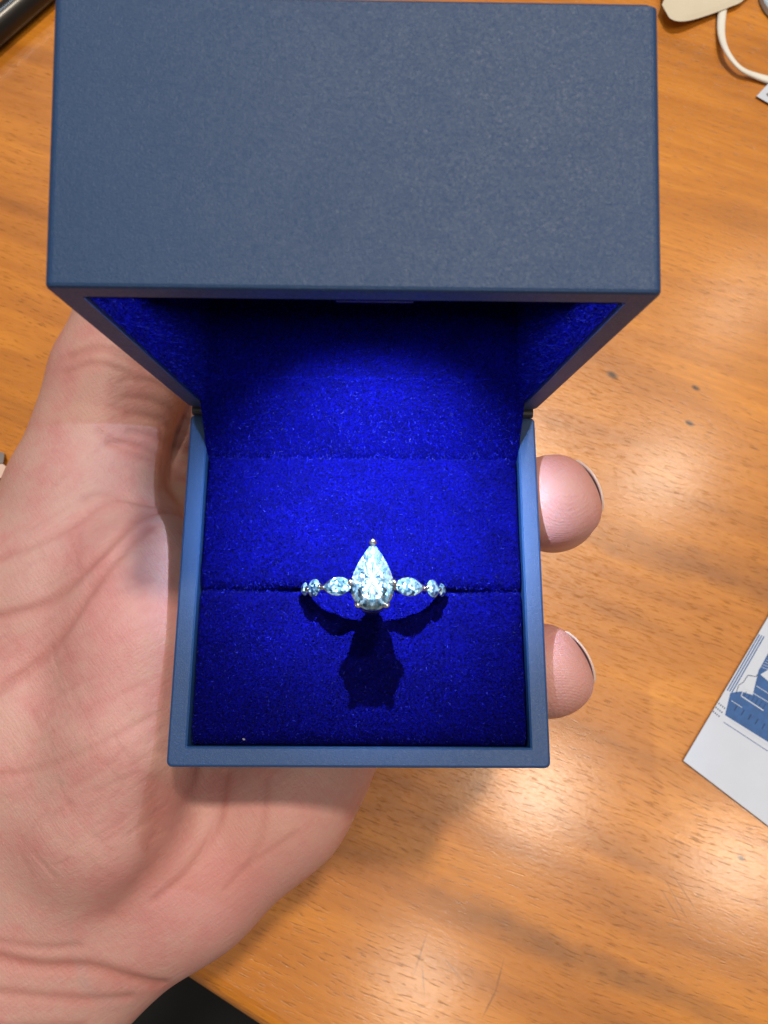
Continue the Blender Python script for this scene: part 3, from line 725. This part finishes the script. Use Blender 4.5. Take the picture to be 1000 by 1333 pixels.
# finger nails: curved plates on the outer side of the two finger tips, free edge upward
def nail(c, ang, off, half, long_):
    pts = []; ni, nj = 17, 14; ca, sa = math.cos(math.radians(ang)), math.sin(math.radians(ang))
    for i in range(ni):
        sl_ = -1+2*i/(ni-1); lat = half*sl_; row = []
        top = c[2]+4.6-2.4*abs(sl_)**2.2
        for j in range(nj):
            z = c[2]-long_+(top-c[2]+long_)*j/(nj-1); ov = max(0, z-c[2])
            q = off+0.10-0.040*lat*lat-0.024*ov*ov+(0.35 if j == nj-1 else 0.0)*0-(0.5 if abs(sl_) > 0.99 else 0)
            row.append((c[0]+q*ca-lat*sa, c[1]+q*sa+lat*ca, z))
        pts.append(row)
    n = ni*nj; v = [p for r_ in pts for p in r_]
    v2 = [(c[0]+(p[0]-c[0])*0.945, c[1]+(p[1]-c[1])*0.945, p[2]-0.1) for p in v]
    f = []
    for o_ in (0, n): f += [(o_+i*nj+j, o_+i*nj+j+1, o_+(i+1)*nj+j+1, o_+(i+1)*nj+j) for i in range(ni-1) for j in range(nj-1)]
    bd = [(i, 0) for i in range(ni)]+[(ni-1, j) for j in range(1, nj)]+[(i, nj-1) for i in range(ni-2, -1, -1)]+[(0, j) for j in range(nj-2, 0, -1)]
    ids = [i*nj+j for i, j in bd]
    f += [(ids[q], ids[(q+1) % len(ids)], ids[(q+1) % len(ids)]+n, ids[q]+n) for q in range(len(ids))]
    mesh_obj('fingernail', v+v2, f, M['nail'], hand, smooth=True)
nail(TIPS[0][0], TIPS[0][1], TIPS[0][2], 6.0, 8)
nail(TIPS[1][0], TIPS[1][1], TIPS[1][2], 5.7, 8)

# ---------------------------------------------------------------- things lying on the table
def onT(px, py, h=0.0): p = P(px, py, TABLE_Z+h); return Vector((p[0], p[1], TABLE_Z+h))
# pen: barrel, grip ring, clip, tip
pa = onT(-70, 92, 5.2); pb = onT(110, -62, 5.2); pd = (pb-pa).normalized(); L_p = 118
pa = pa-pd*20; pb = pa+pd*L_p
pen = empty('pen', W((pa.x, pa.y, TABLE_Z)), 'black glossy pen lying on the table beside the box lid', 'pen')
v, f = tube([pa+pd*q for q in (0, 2, 4, 40, 90, 104, 112, 117, 118)], [3.0, 4.6, 5.2, 5.2, 5.0, 4.2, 2.4, 0.9, 0.4], 24); mesh_obj('barrel', v, f, M['black_plastic'], pen, smooth=True)
v, f = tube([pa+pd*84, pa+pd*85, pa+pd*87, pa+pd*88], [5.25, 5.5, 5.5, 5.25], 24); mesh_obj('trim_ring', v, f, simple('steel', (0.5, 0.5, 0.5), 0.25, 1.0), pen, smooth=True)
up = Vector((0, 0, 1)); sd = pd.cross(up)
cv = [tuple(pa+pd*q+sd*w_+up*h_) for q, h_ in ((3, 6.0), (6, 6.6), (36, 6.4), (40, 5.3)) for w_ in (-1.1, 1.1) for h_ in (h_, h_-0.8)]
cf = []
for i in range(3):
    b = i*4; cf += [(b, b+2, b+6, b+4), (b+1, b+3, b+7, b+5), (b, b+1, b+5, b+4), (b+2, b+3, b+7, b+6)]
cf += [(0, 1, 3, 2), (12, 13, 15, 14)]; mesh_obj('clip', cv, cf, M['black_plastic'], pen)
# folded card with a blue printed building, lower right
c0 = onT(888, 990); d1 = (onT(1000, 800)-c0).normalized(); d2 = (onT(1000, 1076)-c0).normalized()
card = empty('folded_card', W((c0.x, c0.y, TABLE_Z)), 'folded white card printed with a blue drawing of a building', 'card')
def cq(a, b, z): p = c0+d1*a+d2*b; return (p.x, p.y, TABLE_Z+z)
def leaf(name, a0, a1, b0, b1, z0, z1, lift=0.0):
    N_ = 14; g = []
    v = []
    for zz in (z0, z1):
        for i in range(N_):
            for j in range(N_):
                a = a0+(a1-a0)*i/(N_-1); b = b0+(b1-b0)*j/(N_-1)
                v.append(cq(a, b, zz+lift*(b/60)**2*0+lift*(i/(N_-1))))
    f = []; n = N_*N_
    for o_ in (0, n): f += [(o_+i*N_+j, o_+i*N_+j+1, o_+(i+1)*N_+j+1, o_+(i+1)*N_+j) for i in range(N_-1) for j in range(N_-1)]
    bd = [i*N_ for i in range(N_)]+[(N_-1)*N_+j for j in range(1, N_)]+[i*N_+N_-1 for i in range(N_-2, -1, -1)]+[j for j in range(N_-2, 0, -1)]
    f += [(bd[q], bd[(q+1) % len(bd)], bd[(q+1) % len(bd)]+n, bd[q]+n) for q in range(len(bd))]
    mesh_obj(name, v, f, M['paper'], card)
leaf('lower_leaf', 0.0, 78, -0.0+3.4, 95, 0.05, 0.45); leaf('upper_leaf', 0.0, 78, 0, 94.2, 0.7, 1.15)
zi = 1.19
def ink(pts, mat, z=zi, name='print'):
    mesh_obj(name, [cq(*cab(p), z) for p in pts], [tuple(range(len(pts)))], mat, card)
def cab(p):   # pixel on the card -> card coordinates
    q = onT(p[0], p[1], zi); r = q-c0; r.z = 0
    A = np.array([[d1.x, d2.x], [d1.y, d2.y]]); s = np.linalg.solve(A, np.array([r.x, r.y])); return float(s[0]), float(s[1])
ink([(951, 902), (944, 931), (984, 956), (1060, 1003), (1100, 930), (1085, 850), (1010, 840), (988, 872), (980, 905), (965, 900)], M['ink'])
ink([(1002, 847), (988, 873), (984, 896), (1010, 915), (1090, 850), (1060, 800)], M['ink'], zi+0.03)
def stroke(p, q, w, mat, z):
    p = Vector((*p, 0)); q = Vector((*q, 0)); n_ = (q-p).normalized(); n_ = Vector((-n_.y, n_.x, 0))*w/2
    ink([tuple((p+n_)[:2]), tuple((q+n_)[:2]), tuple((q-n_)[:2]), tuple((p-n_)[:2])], mat, z)
for k_ in range(3): stroke((947+k_*3.0, 899+k_*1.2), (989+k_*3.0, 826+k_*1.2), 1.5, M['ink'], zi)
stroke((965, 906), (994, 925), 1.3, M['paper'], zi+0.06); stroke((970, 896), (1000, 914), 0.8, M['paper'], zi+0.06); stroke((942, 940), (1000, 978), 0.9, M['ink'], zi)
stroke((965, 906), (970, 893), 1.0, M['paper'], zi+0.06)
for a_, b_ in zip([(958, 903), (962, 892), (968, 888), (974, 879), (980, 880), (984, 881)], [(962, 892), (968, 888), (974, 879), (980, 880), (984, 881), (990, 874)]): stroke(a_, b_, 0.9, M['ink_dark'], zi)
ink([(990, 878), (1000, 872), (1040, 880), (1004, 890)], M['paper'], zi+0.06)
for i in range(4):
    for j in range(3): ink([(x_+928+i*2.4+j*3.6, y_+927-j*5.2+i*2.0) for x_, y_ in ((0, 0), (1.3, 0.7), (2.0, -1.3), (0.7, -2.0))], M['ink_dark'])
for q_ in range(9): stroke((991+q_*2.2, 868-q_*3.0), (1003+q_*2.2, 873-q_*3.0), 0.5, M['paper'], zi+0.09)
for q_ in range(5): stroke((956+q_*9, 925+q_*6), (960+q_*9, 918+q_*6), 1.2, M['ink_dark'], zi+0.09)
for q_ in range(6): stroke((972+q_*5, 900+q_*3.2), (968+q_*5, 907+q_*3.2), 0.6, M['ink_dark'], zi+0.09)
stroke((948, 936), (1010, 976), 0.6, M['paper'], zi+0.09); stroke((952, 912), (966, 921), 0.7, M['paper'], zi+0.09); stroke((985, 893), (1010, 909), 0.7, M['paper'], zi+0.09)
# white flat cord, cream paper bag corner, tag, tape roll
cp = smoothpath([onT(948, -10, 1.2), onT(941, 12, 1.2), onT(939, 42, 1.4), (onT(946, 66, 3.5)), onT(963, 88, 3.0), onT(985, 99, 1.5), onT(1012, 106, 1.2), onT(1060, 112, 1.2), onT(1110, 98, 1.2)], 8)
v, f = tube(cp, [1.35+0.35*math.sin(i*0.16) for i in range(len(cp))], 12, 0.55)
tag(mesh_obj('cord', v, f, M['cord'], smooth=True), 'white flat cord curving over the table from under the cream paper', 'cord')
# cream paper flap: a curled lobe with thickness
ob = [(862, 6), (868, 17), (873, 24), (884, 27.5), (900, 26), (925, 18.5), (950, 9), (968, 0), (985, -25), (960, -70), (890, -70), (868, -30), (866, -6)]
ob = [tuple(p[:2]) for p in smoothpath([Vector((*p, 0)) for p in ob+[ob[0]]], 5)][:-1]
cx_, cy_ = 915, -15
loopsv = []
for zz, scs in ((1.6, 1.0), (2.6, 1.0), (3.2, 0.8), (3.6, 0.5), (3.7, 0.2)):
    loopsv.append([tuple(onT(cx_+(a-cx_)*scs, cy_+(b-cy_)*scs, zz+2.2*math.exp(-((a-880)/30)**2)*scs)) for a, b in ob])
v, f = loft([loopsv[0]]+loopsv[1:]); tag(mesh_obj('paper_flap', v, f, M['cream'], smooth=False), 'cream paper flap with a rounded corner lying over the cord', 'paper')
# tag
tg = [(985, 125), (1003, 106), (1050, 130), (1032, 152)]
v = [tuple(onT(a, b, z_)) for z_ in (0.3, 1.0) for a, b in tg]; f = [(0, 1, 2, 3), (4, 5, 6, 7)]+[(i, (i+1) % 4, (i+1) % 4+4, i+4) for i in range(4)]
tagm = mesh_obj('price_tag', v, f, M['paper']); tag(tagm, 'small white paper tag at the end of the cord', 'tag')
hc = onT(1001, 123, 1.04); mesh_obj('printed_mark', [(hc.x+0.9*math.cos(a), hc.y+0.9*math.sin(a), hc.z) for a in [i*math.pi/6 for i in range(12)]], [tuple(range(12))], M['grey'], tagm)
# tape roll
tcn = onT(1046, -2, 0); tr = (onT(986, 5)-onT(1046, 5)).length
roll = empty('tape_roll', W((tcn.x, tcn.y, TABLE_Z)), 'roll with a pale blue translucent rim and dark core', 'tape roll')
def annulus(r0, r1, z0, z1, n=64, bev=0.5):
    pr = [(r1-bev, z0), (r1, z0+bev), (r1, z1-bev), (r1-bev, z1), (r0+bev, z1), (r0, z1-bev), (r0, z0+bev), (r0+bev, z0)]
    lp_ = [[(tcn.x+r*math.cos(2*math.pi*i/n), tcn.y+r*math.sin(2*math.pi*i/n), TABLE_Z+z) for r, z in pr] for i in range(n)]
    m = len(pr); v = [p for l_ in lp_ for p in l_]
    return v, [(i*m+j, i*m+(j+1) % m, ((i+1) % n)*m+(j+1) % m, ((i+1) % n)*m+j) for i in range(n) for j in range(m)]
v, f = annulus(tr*0.84, tr*0.99, 0.1, 3.2); mesh_obj('rim', v, f, M['tape'], roll, smooth=False)
v, f = annulus(tr*0.30, tr*0.835, 0.2, 2.4); mesh_obj('core', v, f, M['tape_core'], roll, smooth=False)
# pale thing peeping out left of the thumb
er = empty('eraser', W(onT(-20, 600)), 'small pale pink block with a grey sleeve beside the thumb', 'eraser')
def prism(px, z0, z1):
    n = len(px); v = [tuple(onT(a, b, z_)) for z_ in (z0, z1) for a, b in px]
    return v, [tuple(range(n)), tuple(range(n, 2*n))]+[(i, (i+1) % n, (i+1) % n+n, i+n) for i in range(n)]
v, f = prism([(-70, 575), (-60, 570), (6, 590), (4, 603), (-60, 605), (-70, 600)], 0.1, 4); mesh_obj('sleeve', v, f, M['grey'], er)
v, f = prism([(-70, 606), (3.5, 604), (8, 607), (2, 621), (-4, 626), (-70, 624)], 0.2, 6); mesh_obj('block', v, f, M['pink'], er)
# lint speck on the front of the cushion
lpz = P(318, 961, -2.2)
v, f = tube([Vector(lpz)+Vector((-0.4, -0.3, -.6)), Vector(lpz)+Vector((0, 0, 0.1)), Vector(lpz)+Vector((0.45, 0.35, 0.05))], [0.2, 0.42, 0.25], 8)
tag(mesh_obj('lint', v, f, M['lint'], smooth=True), 'tiny pale speck of lint on the front of the blue cushion', 'lint')
